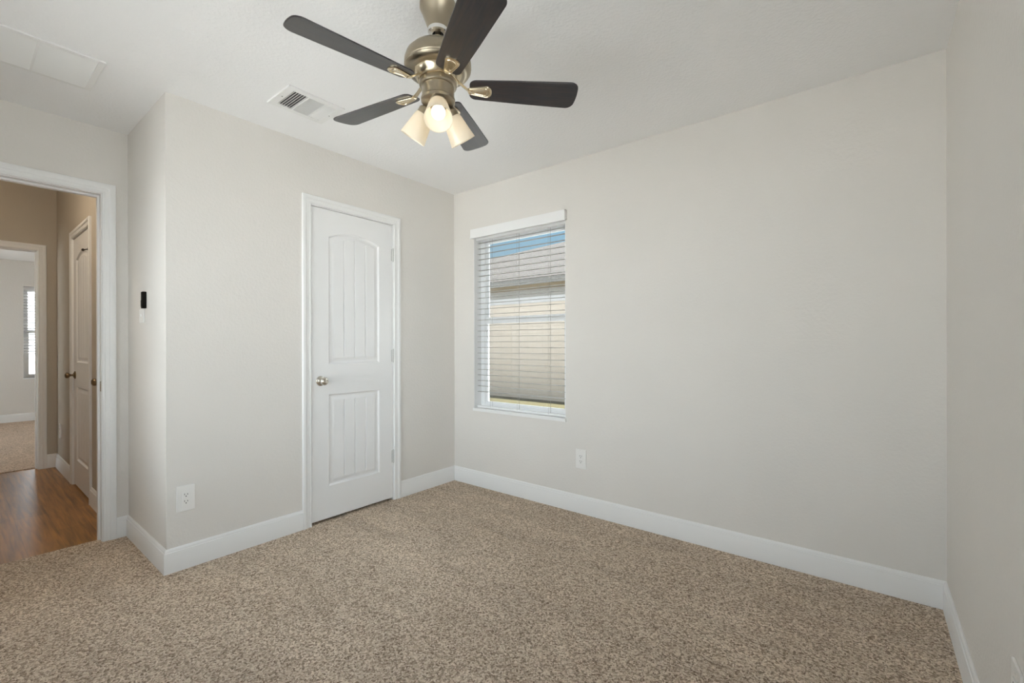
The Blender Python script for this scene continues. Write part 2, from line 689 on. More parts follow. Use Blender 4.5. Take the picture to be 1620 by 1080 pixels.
struct('wall_bedroom_left', wall_bm('y', YB0 - TX, YB0, XB, XH, holes=[(-7.0, -3.7, 0.20, 2.10)]),
       M['wall'], 'left wall of the bedroom across the hall', 'wall')
struct('wall_bedroom_right', wall_bm('y', YB1, YB1 + TX, XB, XH),
       M['wall'], 'right wall of the bedroom across the hall', 'wall')
# closed back of the hall closets
struct('wall_closet_back', wall_bm('y', -0.95, -0.85, XH, XE - TH, z1=HH + 0.1),
       M['wall'], 'back wall of the hall closets', 'wall')

bm = bmesh.new()
box(bm, XE - 0.03, W + TX, YR - TX, TX, H, H + 0.1)
struct('ceiling', bm, M['ceiling'], 'white textured ceiling of the room', 'ceiling')
bm = bmesh.new()
box(bm, XH, XE - TH, YR - TH, -0.85, HH, HH + 0.1)
struct('ceiling_hall', bm, M['ceiling'], 'hall ceiling', 'ceiling')
bm = bmesh.new()
box(bm, XB - TX, XH - 0.03, YB0 - TX, YB1 + TX, H, H + 0.1)
struct('ceiling_bedroom', bm, M['ceiling'], 'white ceiling of the bedroom across the hall', 'ceiling')

XC = -0.812      # carpet / plank line in the entry doorway
bm = bmesh.new()
box(bm, XC, W + TX, YR - TX, TX, -0.10, 0.0)
struct('floor', bm, M['carpet'], 'tan heathered carpet over the whole room', 'carpet')
bm = bmesh.new()
box(bm, -3.395, XC, YR - TH, -0.85, -0.10, -0.007)
struct('floor_hall', bm, M['wood'], 'brown wood plank floor of the hall', 'floor')
bm = bmesh.new()
box(bm, XB - TX, -3.395, YB0 - TX, YB1 + TX, -0.10, 0.0)
struct('floor_bedroom', bm, M['carpet_far'], 'tan carpet of the bedroom across the hall', 'carpet')


# ----------------------------------------------------------------------------
# baseboards: a tall flat board with a small stepped top
# ----------------------------------------------------------------------------
BB = [(0, 0), (0.014, 0), (0.014, 0.094), (0.0125, 0.099), (0.0125, 0.103), (0.0095, 0.106), (0.0095, 0.112),
      (0.007, 0.1185), (0.004, 0.122), (0, 0.122)]


def baseboard(name, p0, p1, nrm, m0, m1, label, z0=-0.004):
    """p0->p1 along the wall foot, nrm into the room; m: +1 outside corner, -1 inside corner, 0 square end."""
    bm = bmesh.new()
    p0, p1, nrm = Vector((*p0, 0)), Vector((*p1, 0)), Vector((*nrm, 0))
    d = (p1 - p0).normalized()
    rings = []
    for p, s, m in ((p0, -1, m0), (p1, 1, m1)):
        rings.append([bm.verts.new(p + nrm * h + d * (s * m * h) + Vector((0, 0, z + (z0 if z == 0 else 0))))
                      for h, z in BB])
    a, b = rings
    k = len(BB)
    for i in range(k):
        j = (i + 1) % k
        bm.faces.new((a[i], a[j], b[j], b[i]))
    bm.faces.new(list(reversed(a)))
    bm.faces.new(b)
    bmesh.ops.recalc_face_normals(bm, faces=list(bm.faces))
    return struct(name, bm, M['trim'], label, 'baseboard', True, 35)


CW = 0.057       # casing width
RV = 0.004       # reveal
ECW = 0.062
baseboard('baseboard_left_near', (0, YJ), (0, CL0 - RV - CW), (1, 0), 1, 0,
          'white baseboard left of the closet door')
baseboard('baseboard_left_corner', (0, CL1 + RV + CW), (0, 0), (1, 0), 0, -1,
          'short white baseboard between the closet door and the corner')
baseboard('baseboard_back', (0, 0), (W, 0), (0, -1), -1, -1, 'long white baseboard under the window')
baseboard('baseboard_right', (W, 0), (W, YR), (-1, 0), -1, -1, 'white baseboard along the right wall')
baseboard('baseboard_return', (XE, YJ), (0, YJ), (0, -1), -1, 1, 'white baseboard on the short return wall')
baseboard('baseboard_entry', (XE, EN1 + RV + ECW), (XE, YJ), (1, 0), 0, -1,
          'very short white baseboard beside the entry casing')
baseboard('baseboard_rear', (W, YR), (XE, YR), (0, 1), -1, -1, 'white baseboard along the rear wall')
baseboard('baseboard_hall_far', (XH, YH), (HD0 - RV - CW, YH), (0, -1), -1, 0,
          'white baseboard left of the hall door', -0.01)
baseboard('baseboard_hall_between', (HD1 + RV + CW, YH), (LN0 - RV - CW, YH), (0, -1), 0, 0,
          'stub of white baseboard between the two hall doors', -0.01)
baseboard('baseboard_hall_end', (XH, FR1 + RV + CW), (XH, YH), (1, 0), 0, -1,
          'short white baseboard right of the bedroom doorway', -0.01)
baseboard('baseboard_bedroom', (XB, YB0), (XB, YB1), (1, 0), -1, -1,
          'white baseboard on the far bedroom wall')


# ----------------------------------------------------------------------------
# doorways: jamb boards + mitred casing
# ----------------------------------------------------------------------------
def casing_profile(w):
    return [(0, 0), (0, 0.009), (0.004, 0.0115), (0.010, 0.0115), (0.0125, 0.0095), (0.030, 0.0105),
            (0.034, 0.0145), (0.040, 0.0165), (w - 0.006, 0.0165), (w - 0.002, 0.0150), (w, 0.012), (w, 0)]


def casing_bm(bm, w_open, h_open, cw, zf, face=0.0, sgn=-1):
    """Casing around an opening 0..w_open, 0..h_open lying in the local y=face plane, projecting to sgn*y."""
    prof = casing_profile(cw)
    path = [(-RV, zf, -1, 0), (-RV, h_open + RV, -1, 1), (w_open + RV, h_open + RV, 1, 1), (w_open + RV, zf, 1, 0)]
    rings = []
    for x, z, ox, oz in path:
        rings.append([bm.verts.new((x + ox * a, face + sgn * h, z + oz * a)) for a, h in prof])
    n = len(prof)
    for a, b in zip(rings, rings[1:]):
        for i in range(n - 1):
            bm.faces.new((a[i], a[i + 1], b[i + 1], b[i]))
    for rg in (rings[0], rings[-1]):
        bm.faces.new(rg)


def doorway(name, origin, rotz, w, h, thick, cw, label, zf=-0.004, both=True, stop=None):
    """Local frame: x along the opening, y into the wall, z up; face of the wall at y = 0."""
    bm = bmesh.new()
    casing_bm(bm, w, h, cw, zf)
    if both:
        casing_bm(bm, w, h, cw, zf, thick, 1)
    box(bm, -JB, 0, 0, thick, zf, h + JB)
    box(bm, w, w + JB, 0, thick, zf, h + JB)
    box(bm, 0, w, 0, thick, h, h + JB)
    if stop is not None:
        y0, y1 = stop
        box(bm, 0, 0.010, y0, y1, zf, h)
        box(bm, w - 0.010, w, y0, y1, zf, h)
        box(bm, 0.010, w - 0.010, y0, y1, h - 0.010, h)
    bmesh.ops.recalc_face_normals(bm, faces=list(bm.faces))
    o = struct(name, bm, M['trim'], label, 'door casing', True, 30)
    o.location = origin
    o.rotation_euler = (0, 0, rotz)
    return o


doorway('trim_1', (0, CL0, 0), PI / 2, CL1 - CL0, CLH, TH, CW,
        'white casing around the closed plank closet door', stop=(0.042, 0.054))
entry_trim = doorway('trim_2', (XE, EN0, 0), PI / 2, EN1 - EN0, ENH, TH, ECW,
                     'white casing around the open entry doorway', stop=(0.042, 0.075))
doorway('trim_3', (XH, FR0, 0), PI / 2, FR1 - FR0, FRH, TH, CW,
        'dim white casing around the bedroom doorway at the hall end', zf=-0.012, stop=(0.05, 0.08))
doorway('trim_4', (HD0, YH, 0), 0, HD1 - HD0, HDH, TH, CW,
        'white casing around the hall door', zf=-0.012, both=False, stop=(0.042, 0.054))
doorway('trim_5', (LN0, YH, 0), 0, LN1 - LN0, HDH, TH, CW,
        'white casing edge of the narrow hall door behind the entry jamb', zf=-0.012, both=False, stop=(0.042, 0.054))
# latch strike on the entry jamb
bm = bmesh.new()
box(bm, EN1 - EN0 - 0.0016, EN1 - EN0, 0.006, 0.034, 0.885, 0.945, 0.0006)
box(bm, EN1 - EN0 - 0.0030, EN1 - EN0 - 0.0016, 0.012, 0.026, 0.900, 0.930)
obj('strike_plate', bm, M['bronze'], entry_trim)['label'] = 'dark brass strike plate'


# ----------------------------------------------------------------------------
# doors: two-panel plank doors with a cambered top panel
# ----------------------------------------------------------------------------
def door_leaf_bm(w, h, thick):
    """Face at y=0 looking to -y; x 0..w, z 0..h."""
    bm = bmesh.new()
    x0, x1 = 0.1165, w - 0.1165
    if w < 0.5:
        x0, x1 = 0.085, w - 0.085
    pw = x1 - x0
    ring_d = [0.0, 0.004, 0.009, 0.016, 0.022, 0.036, 0.040]
    ring_y = [0.0, 0.0045, 0.0095, 0.0105, 0.0100, 0.0040, 0.0030]
    D = ring_d[-1]
    N = 33
    gx = [x0 + pw * f for f in (0.29, 0.5, 0.715)]

    def cols(d):
        return [x0 + d + (pw - 2 * d) * i / (N - 1) for i in range(N)]

    # inner field columns are snapped so that three of them fall on the grooves
    def field_cols():
        c = cols(D)
        for g in gx:
            i = min(range(1, N - 1), key=lambda k: abs(c[k] - g))
            c[i - 1], c[i], c[i + 1] = g - 0.0048, g, g + 0.0048
        return sorted(c)

    def arch(x, z1, rise):
        u = (x - (x0 + x1) / 2) / (pw / 2)
        if not rise:
            return z1
        uu = min(abs(u) / 0.97, 1.0)
        return z1 + rise * (1 - uu * uu)

    specs = [(0.210, 0.812, 0.0), (1.012, 1.853, 0.044)]
    outer = []
    for zb, zt, rise in specs:
        rings_t, rings_b = [], []
        for k, (d, y) in enumerate(zip(ring_d, ring_y)):
            cx = cols(d) if k < len(ring_d) - 1 else field_cols()
            tops, bots = [], []
            for x in cx:
                yy = y
                tops.append(bm.verts.new((x, yy, arch(x, zt, rise) - d)))
                bots.append(bm.verts.new((x, yy, zb + d)))
            rings_t.append(tops)
            rings_b.append(bots)
        for k in range(len(ring_d) - 1):
            a, b = rings_t[k], rings_t[k + 1]
            for i in range(N - 1):
                bm.faces.new((a[i], b[i], b[i + 1], a[i + 1]))
            a, b = rings_b[k], rings_b[k + 1]
            for i in range(N - 1):
                bm.faces.new((a[i], a[i + 1], b[i + 1], b[i]))
            bm.faces.new((rings_t[k][0], rings_b[k][0], rings_b[k + 1][0], rings_t[k + 1][0]))
            bm.faces.new((rings_t[k][-1], rings_t[k + 1][-1], rings_b[k + 1][-1], rings_b[k][-1]))
        # plank field with V grooves: grooves start a little inside the field edge
        ft, fb = rings_t[-1], rings_b[-1]
        it, ib = [], []
        yb = ring_y[-1]
        for v in ft:
            g = min(abs(v.co.x - q) for q in gx)
            it.append(bm.verts.new((v.co.x, yb + (0.0080 if g < 0.0012 else 0.0), v.co.z - 0.010)))
        for v in fb:
            g = min(abs(v.co.x - q) for q in gx)
            ib.append(bm.verts.new((v.co.x, yb + (0.0080 if g < 0.0012 else 0.0), v.co.z + 0.010)))
        for i in range(N - 1):
            bm.faces.new((ft[i], it[i], it[i + 1], ft[i + 1]))
            bm.faces.new((it[i], ib[i], ib[i + 1], it[i + 1]))
            bm.faces.new((ib[i], fb[i], fb[i + 1], ib[i + 1]))
        outer.append((rings_t[0], rings_b[0]))
    # stiles and rails
    V = bm.verts.new
    lo_t, lo_b = outer[0]
    up_t, up_b = outer[1]
    c0 = cols(0)
    bot = [V((x, 0, 0)) for x in c0]
    top = [V((x, 0, h)) for x in c0]
    for a, b in ((lo_b, bot), (up_b, lo_t), (top, up_t)):
        for i in range(N - 1):
            bm.faces.new((b[i], b[i + 1], a[i + 1], a[i]))
    L = [V((0, 0, 0)), V((0, 0, h))]
    Rr = [V((w, 0, 0)), V((w, 0, h))]
    bm.faces.new((L[0], bot[0], lo_b[0], lo_t[0], up_b[0], up_t[0], top[0], L[1]))
    bm.faces.new((Rr[0], Rr[1], top[-1], up_t[-1], up_b[-1], lo_t[-1], lo_b[-1], bot[-1]))
    # edges and back
    bl = [V((0, thick, 0)), V((w, thick, 0)), V((w, thick, h)), V((0, thick, h))]
    bm.faces.new((bl[1], bl[0], bl[3], bl[2]))
    bm.faces.new((L[0], L[1], bl[3], bl[0]))
    bm.faces.new((Rr[1], Rr[0], bl[1], bl[2]))
    bm.faces.new([L[1]] + top + [Rr[1], bl[2], bl[3]])
    bm.faces.new([L[0], bl[0], bl[1], Rr[0]] + list(reversed(bot)))
    bmesh.ops.recalc_face_normals(bm, faces=list(bm.faces))
    return bm


def knob_bm(kind):
    """Axis along +z, base on z=0."""
    a, b = bmesh.new(), bmesh.new()
    lathe(a, [(0.0, 0.0), (0.0325, 0.0), (0.0325, 0.003), (0.030, 0.006), (0.021, 0.0085), (0.018, 0.012), (0.0, 0.012)], 32)
    if kind == 'egg':
        prof = [(0.0, 0.010), (0.010, 0.010), (0.009, 0.026), (0.013, 0.032), (0.022, 0.038), (0.0265, 0.046),
                (0.0265, 0.052), (0.023, 0.059), (0.014, 0.064), (0.0, 0.0655)]
        lathe(b, prof, 32, Matrix.Diagonal((1.22, 0.92, 1, 1)))
    else:
        prof = [(0.0, 0.010), (0.011, 0.010), (0.010, 0.024), (0.013, 0.030), (0.022, 0.035), (0.0265, 0.043),
                (0.0265, 0.050), (0.022, 0.058), (0.014, 0.0615), (0.0, 0.0625)]
        lathe(b, prof, 32)
    return a, b


def hinge_bm():
    bm = bmesh.new()
    for z0, z1 in ((-0.045, -0.0275), (-0.0265, -0.0095), (-0.0085, 0.0085), (0.0095, 0.0265), (0.0275, 0.045)):
        lathe(bm, [(0.0, z0), (0.0062, z0), (0.0062, z1), (0.0, z1)], 14)
    lathe(bm, [(0.0, 0.045), (0.005, 0.045), (0.0055, 0.048), (0.003, 0.051), (0.0, 0.0515)], 14)
    lathe(bm, [(0.0, -0.0515), (0.003, -0.051), (0.0055, -0.048), (0.005, -0.045), (0.0, -0.045)], 14)
    box(bm, -0.014, 0.0, 0.0035, 0.0055, -0.0445, 0.0445)
    return bm


def door(name, origin, rotz, w, h, label, knob_mat, knob_kind, hinge_mat, stop=False, hinges=True):
    th = 0.035
    o = struct(name, door_leaf_bm(w, h, th), M['door'], label, 'door', True, 24)
    o.location = origin
    o.rotation_euler = (0, 0, rotz)
    rose, kn = knob_bm(knob_kind)
    for nm, b_ in (('knob_rosette', rose), ('door_knob', kn)):
        k = obj(nm, b_, knob_mat, o, True, 40)
        k.rotation_euler = (PI / 2, 0, 0)
        k.location = (0.060, 0, 0.905)
    if hinges:
        for z in (0.307, 1.057, 1.807):
            hh = obj('hinge', hinge_bm(), hinge_mat, o, True, 40)
            hh.location = (w + 0.001, -0.0055, z)
    # latch plate on the closing edge
    bm = bmesh.new()
    box(bm, -0.0012, 0.0004, 0.004, 0.030, 0.877, 0.934)
    obj('latch_plate', bm, knob_mat, o)
    if stop:
        bm = bmesh.new()
        tube(bm, [(w - 0.004, -0.010, 1.862), (w - 0.05, -0.022, 1.862), (w - 0.075, -0.030, 1.862)], 0.004, 10)
        lathe(bm, [(0, 0), (0.009, 0), (0.009, 0.010), (0, 0.012)], 14,
              Matrix.Translation((w - 0.070, -0.030, 1.862)) @ Matrix.Rotation(-PI / 2, 4, 'Y'))
        lathe(bm, [(0.0, -0.012), (0.009, -0.012), (0.009, 0.012), (0.0, 0.012)], 14,
              Matrix.Translation((w + 0.001, -0.0065, 1.862)))
        obj('hinge_pin_stop', bm, M['rubber'], o, True, 40)['label'] = 'dark hinge pin door stop'
    return o


door('door_1', (-0.0035, CL0 + 0.003, 0.018), PI / 2, CL1 - CL0 - 0.006, CLH - 0.018 - 0.004,
     'closed white two-panel plank closet door with satin nickel knob', M['nickel'], 'round', M['hinge'])
door('door_2', (HD0 + 0.003, YH + 0.0035, 0.006), 0, HD1 - HD0 - 0.006, HDH - 0.010,
     'white hall door with dark brass knob, seen at a slant through the entry', M['bronze'], 'egg', M['bronze'], stop=True)
door('door_3', (LN0 + 0.003, YH + 0.0035, 0.006), 0, LN1 - LN0 - 0.006, HDH - 0.010,
     'hall door hidden by the entry jamb but for its dark brass knob', M['bronze'], 'egg', M['bronze'])


# ----------------------------------------------------------------------------
# windows
# ----------------------------------------------------------------------------
def window(name, origin, rotz, w, h, label, grid=False, sill=True, depth=TX, reveal=0.085):
    """Local: x 0..w along the wall seen from inside, y outward (room face y=0), z 0..h."""
    root = thing(name, origin, label, 'window', rotz=rotz, kind='structure')
    f0, f1 = reveal, depth
    fw = 0.046
    bm = bmesh.new()
    box(bm, 0, fw, f0, f1, 0, h)
    box(bm, w - fw, w, f0, f1, 0, h)
    box(bm, fw, w - fw, f0, f1, 0, 0.028)
    box(bm, fw, w - fw, f0, f1, h - fw, h)
    # inner track lips
    box(bm, fw, fw + 0.006, f0 + 0.02, f1 - 0.006, 0.028, h - fw)
    box(bm, w - fw - 0.006, w - fw, f0 + 0.02, f1 - 0.006, 0.028, h - fw)
    obj('window_frame', bm, M['vinyl'], root)
    mz = h * 0.505
    bm = bmesh.new()                        # lower sash, room side
    a0, a1 = f0 + 0.006, f0 + 0.026
    box(bm, fw, w - fw, a0, a1, mz - 0.026, mz + 0.026, 0.002)
    box(bm, fw, w - fw, a0, a1, 0.028, 0.050, 0.002)
    box(bm, fw, fw + 0.020, a0, a1, 0.050, mz - 0.026, 0.002)
    box(bm, w - fw - 0.020, w - fw, a0, a1, 0.050, mz - 0.026, 0.002)
    s1 = obj('lower_sash', bm, M['vinyl'], root)
    bm = bmesh.new()
    box(bm, fw + 0.018, w - fw - 0.018, a0 + 0.008, a0 + 0.012, 0.046, mz - 0.022)
    obj('glass_pane', bm, M['glass'], s1)
    bm = bmesh.new()
    box(bm, w * 0.5 - 0.03, w * 0.5 + 0.03, a0 - 0.010, a0 + 0.001, mz + 0.010, mz + 0.022, 0.002)
    obj('sash_lock', bm, M['vinyl'], s1)
    bm = bmesh.new()                        # upper sash
    b0, b1 = f0 + 0.030, f0 + 0.050
    box(bm, fw, w - fw, b0, b1, mz - 0.018, mz + 0.018, 0.002)
    box(bm, fw, w - fw, b0, b1, h - fw - 0.018, h - fw, 0.002)
    box(bm, fw, fw + 0.012, b0, b1, mz + 0.018, h - fw - 0.018)
    box(bm, w - fw - 0.012, w - fw, b0, b1, mz + 0.018, h - fw - 0.018)
    if grid:
        for gx in (0.335, 0.665):
            box(bm, w * gx - 0.007, w * gx + 0.007, b0 + 0.004, b1 - 0.004, mz + 0.018, h - fw - 0.018)
        gz = mz + (h - mz) * 0.52
        box(bm, fw, w - fw, b0 + 0.004, b1 - 0.004, gz - 0.007, gz + 0.007)
    s2 = obj('upper_sash', bm, M['vinyl'], root)
    bm = bmesh.new()
    box(bm, fw + 0.010, w - fw - 0.010, b0 + 0.008, b0 + 0.012, mz + 0.014, h - fw - 0.014)
    obj('glass_pane', bm, M['glass'], s2)
    if sill:
        bm = bmesh.new()
        box(bm, 0.0, 0.004, 0.0005, f0, 0.0, h)
        box(bm, w - 0.004, w, 0.0005, f0, 0.0, h)
        box(bm, 0.004, w - 0.004, 0.0005, f0, h - 0.004, h)
        obj('reveal_lining', bm, M['trim'], root)
        bm = bmesh.new()
        box(bm, -0.0035, w + 0.0035, -0.010, 0.0, -0.022, 0.0)
        box(bm, 0.0, w, 0.0, f0 + 0.01, -0.022, 0.0)
        bmesh.ops.remove_doubles(bm, verts=list(bm.verts), dist=1e-6)
        obj('window_sill', bm, M['trim'], root)
    return root


window('window_1', (WX0, 0, WZ0), 0, WX1 - WX0, WZ1 - WZ0,
       'single-hung white window of the room, behind the open blind')
window('added_window_2', (RW[1], YR, RW[2]), PI, RW[1] - RW[0], RW[3] - RW[2],  # unseen opening added to light the room from behind
       'unseen wide window added in the rear wall for light', sill=False)
window('added_window_5', (W, SW[1], SW[2]), -PI / 2, SW[1] - SW[0], SW[3] - SW[2],  # unseen side opening added to light the closet wall and entry
       'unseen wide window added in the right wall for light', sill=False)
window('window_3', (XB, FW[0], FW[2]), PI / 2, FW[1] - FW[0], FW[3] - FW[2],
       'small bright window in the bedroom across the hall', grid=True)
window('added_window_4', (-3.7, YB0, 0.20), PI, 3.3, 1.9, 'unseen wide window added to brighten the bedroom across the hall',
       sill=False)  # added out of view to brighten the far bedroom


# ----------------------------------------------------------------------------
# blinds
# ----------------------------------------------------------------------------
def slat_bm(bm, x0, x1, yc, zc, depth, tilt=0.0, crown=0.0022, th=0.0016):
    n = 5
    pts = []
    for i in range(n):
        u = i / (n - 1) * 2 - 1
        y, z = u * depth / 2, crown * (1 - u * u)
        pts.append((yc + y * math.cos(tilt) - z * math.sin(tilt), zc + y * math.sin(tilt) + z * math.cos(tilt)))
    up = [[bm.verts.new((x, y, z + th)) for y, z in pts] for x in (x0, x1)]
    dn = [[bm.verts.new((x, y, z)) for y, z in pts] for x in (x0, x1)]
    for i in range(n - 1):
        bm.faces.new((up[0][i], up[1][i], up[1][i + 1], up[0][i + 1]))
        bm.faces.new((dn[0][i], dn[0][i + 1], dn[1][i + 1], dn[1][i]))
    for e in (0, n - 1):
        q = (up[0][e], dn[0][e], dn[1][e], up[1][e])
        bm.faces.new(q if e == 0 else tuple(reversed(q)))
    for k in (0, 1):
        ring = up[k] + list(reversed(dn[k]))
        bm.faces.new(ring if k else list(reversed(ring)))


def blind(name, origin, rotz, w, ztop, zbot, nslat, pitch, depth, yc, cords, label, tilt=0.0, valance=None, mat='slat_backlit'):
    root = thing(name, origin, label, 'window blind', rotz=rotz)
    bm = bmesh.new()
    for i in range(nslat):
        slat_bm(bm, 0.008, w - 0.008, yc, ztop - i * pitch, depth, tilt)
    bmesh.ops.recalc_face_normals(bm, faces=list(bm.faces))
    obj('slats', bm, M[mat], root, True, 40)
    bm = bmesh.new()
    box(bm, 0.005, w - 0.005, yc - depth * 0.5, yc + depth * 0.5, zbot, zbot + 0.016, 0.003)
    obj('bottom_rail', bm, M['slat'], root)
    bm = bmesh.new()
    box(bm, 0.004, w - 0.004, yc - 0.022, yc + 0.022, ztop + 0.022, ztop + 0.062)
    obj('head_rail', bm, M['slat'], root)
    for cx in cords:
        bm = bmesh.new()
        for dy in (-depth / 2 - 0.0012, depth / 2 + 0.0012):
            tube(bm, [(cx, yc + dy, zbot + 0.008), (cx, yc + dy, ztop + 0.03)], 0.0007, 6)
        tube(bm, [(cx + 0.012, yc, zbot + 0.012), (cx + 0.012, yc, ztop + 0.03)], 0.0007, 6)
        obj('ladder_cord', bm, M['cord'], root)
    if valance:
        vx0, vx1, vz0, vz1 = valance
        bm = bmesh.new()
        box(bm, vx0, vx1, -0.030, -0.020, vz0 + 0.006, vz1, 0.002)
        box(bm, vx0 - 0.003, vx1 + 0.003, -0.033, -0.018, vz0 - 0.002, vz0 + 0.008, 0.002)
        box(bm, vx0, vx0 + 0.008, -0.021, 0.0, vz0 + 0.004, vz1)
        box(bm, vx1 - 0.008, vx1, -0.021, 0.0, vz0 + 0.004, vz1)
        box(bm, vx0, vx1, -0.021, 0.0, vz1 - 0.006, vz1)
        obj('valance', bm, M['slat'], root)
    return root


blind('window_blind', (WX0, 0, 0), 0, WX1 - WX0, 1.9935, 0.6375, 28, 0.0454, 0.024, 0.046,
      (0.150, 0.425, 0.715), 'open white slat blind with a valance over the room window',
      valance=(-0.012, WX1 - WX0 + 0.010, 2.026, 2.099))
blind('window_blind', (XB, FW[0], 0), PI / 2, FW[1] - FW[0], 1.985, 1.02, 22, 0.044, 0.036, 0.046,
      (0.15, 0.45, 0.75), 'half-lowered white blind on the far bedroom window', tilt=0.45, mat='slat')


# ----------------------------------------------------------------------------
# outlets, wall device, vents
# ----------------------------------------------------------------------------
def outlet(origin, rotz, label, group=None):
    """Local: plate in the xz plane centred on the origin, facing -y."""
    root = thing('wall_outlet', origin, label, 'outlet', group, rotz)
    bm = bmesh.new()
    box(bm, -0.040, 0.040, -0.0065, 0.0, -0.0665, 0.0665, 0.0025)
    obj('cover_plate', bm, M['plastic'], root)
    bm = bmesh.new()
    box(bm, -0.0168, 0.0168, -0.0085, -0.006, -0.0335, 0.0335, 0.001)
    rc = obj('receptacle', bm, M['plastic'], root)
    bm = bmesh.new()
    for zc in (0.0175, -0.0175):
        box(bm, -0.0080, -0.0055, -0.0088, -0.0082, zc - 0.001, zc + 0.0075)
        box(bm, 0.0055, 0.0080, -0.0088, -0.0082, zc - 0.001, zc + 0.0065)
        lathe(bm, [(0, 0), (0.0028, 0), (0.0028, 0.0006), (0, 0.0006)], 10,
              Matrix.Translation((0, -0.0082, zc - 0.0075)) @ Matrix.Rotation(PI / 2, 4, 'X'))
    obj('plug_slots', bm, M['slot'], rc)['label'] = 'dark plug slots'
    for z in (0.0485, -0.0485):
        bm = bmesh.new()
        lathe(bm, [(0, 0), (0.0032, 0), (0.0028, 0.0009), (0, 0.0012)], 12,
              Matrix.Translation((0, -0.0065, z)) @ Matrix.Rotation(PI / 2, 4, 'X'))
        obj('screw', bm, M['plastic'], root)
    return root


outlet((0, -1.938, 0.364), PI / 2, 'white outlet low on the wall left of the closet door')
outlet((1.237, 0, 0.372), 0, 'white outlet below and right of the window')
outlet((W, -1.215, 0.368), -PI / 2, 'white outlet low on the right wall near the bottom right corner')
outlet((-3.106, YH, 0.36), 0, 'small outlet at the dim far end of the hall wall')

# black device and the white plate below it on the return wall
root = thing('wall_control', (-0.362, YJ, 1.405), 'small black box on the return wall, right beside the entry doorway', 'wall control')
bm = bmesh.new()
box(bm, -0.020, 0.014, -0.019, 0.0, -0.043, 0.049, 0.003)
obj('housing', bm, M['black'], root)
bm = bmesh.new()
box(bm, -0.014, 0.008, -0.021, -0.0185, -0.034, 0.002, 0.0008)
obj('button_pad', bm, M['black'], root)
root = thing('switch_plate', (-0.432, YJ, 1.3225), 'small white plate on the return wall just below the black box', 'switch plate')
bm = bmesh.new()
box(bm, -0.043, 0.043, -0.0065, 0.0, -0.0385, 0.0385, 0.0025)
obj('cover_plate', bm, M['plastic'], root)
bm = bmesh.new()
box(bm, -0.006, 0.006, -0.011, -0.006, -0.004, 0.010, 0.001)
obj('toggle', bm, M['plastic'], root)

# ceiling supply register: frame, two banks of angled louvres, a fine mesh bank between them
RX0, RX1, RY0, RY1 = 0.308, 0.557, -1.660, -1.361
root = thing('ceiling_register', ((RX0 + RX1) / 2, (RY0 + RY1) / 2, H), 'small white ceiling register left of the fan, with louvres and a grey middle bank', 'air vent')
hx, hy = (RX1 - RX0) / 2, (RY1 - RY0) / 2
bm = bmesh.new()
ix = 0.092
yb = [-0.112, -0.036, -0.030, 0.052, 0.060, 0.118]         # bank limits along y
def frame_piece(x0, x1, y0, y1):
    box(bm, x0, x1, y0, y1, -0.009, 0.0, 0.0015)
frame_piece(-hx, hx, -hy, yb[0])
frame_piece(-hx, hx, yb[5], hy)
frame_piece(-hx, -ix, yb[0], yb[5])
frame_piece(ix, hx, yb[0], yb[5])
frame_piece(-ix, ix, yb[1], yb[2])
frame_piece(-ix, ix, yb[3], yb[4])
obj('frame', bm, M['ventwhite'], root)
bm = bmesh.new()
box(bm, -ix, ix, yb[0], yb[5], -0.0015, -0.0003)
obj('duct_shade_sheet', bm, M['duct'], root)  # flat dark sheet standing in for the shade inside the duct
for bank, (y0, y1, ang, cnt) in enumerate(((yb[0], yb[1], 0.65, 6), (yb[4], yb[5], -0.65, 5))):
    bm = bmesh.new()
    for i in range(cnt):
        yc = y0 + (y1 - y0) * (i + 0.5) / cnt
        hw = 0.0062
        dy, dz = hw * math.cos(ang), hw * math.sin(ang)
        t2 = bmesh.new()
        box(t2, -ix, ix, -hw, hw, -0.0006, 0.0006)
        add_bm(bm, t2, Matrix.Translation((0, yc, -0.0058)) @ Matrix.Rotation(ang, 4, 'X'))
    obj('louvre_bank', bm, M['ventwhite'], root)
bm = bmesh.new()
nx = 26
for i in range(nx):
    xc = -ix + 2 * ix * (i + 0.5) / nx
    box(bm, xc - 0.0012, xc + 0.0012, yb[2], yb[3], -0.0075, -0.003)
obj('centre_louvres', bm, M['ventwhite'], root)
for y in (-0.128, 0.128):
    bm = bmesh.new()
    lathe(bm, [(0, 0), (0.003, 0), (0.003, -0.001), (0, -0.0016)], 10, Matrix.Translation((0.0, y, -0.009)))
    obj('screw', bm, M['duct'], root)

# return grille over the entry corner
GX0, GX1, GY1, GY0 = -0.275, 0.082, -2.258, -2.860
root = thing('return_grille', ((GX0 + GX1) / 2, (GY0 + GY1) / 2, H), 'long white return-air grille on the ceiling by the entry doorway', 'air vent')
hx, hy = (GX1 - GX0) / 2, (GY1 - GY0) / 2
bm = bmesh.new()
fb = 0.024
for x0, x1, y0, y1 in ((-hx, hx, -hy, -hy + fb), (-hx, hx, hy - fb, hy), (-hx, -hx + fb, -hy + fb, hy - fb),
                       (hx - fb, hx, -hy + fb, hy - fb)):
    box(bm, x0, x1, y0, y1, -0.008, 0, 0.0015)
ny = 3
seg = (2 * hy - 2 * fb) / ny
for i in range(1, ny):
    yc = -hy + fb + seg * i
    box(bm, -hx + fb, hx - fb, yc - 0.004, yc + 0.004, -0.0075, 0)
obj('frame', bm, M['ventwhite'], root)
bm = bmesh.new()
nl = 26
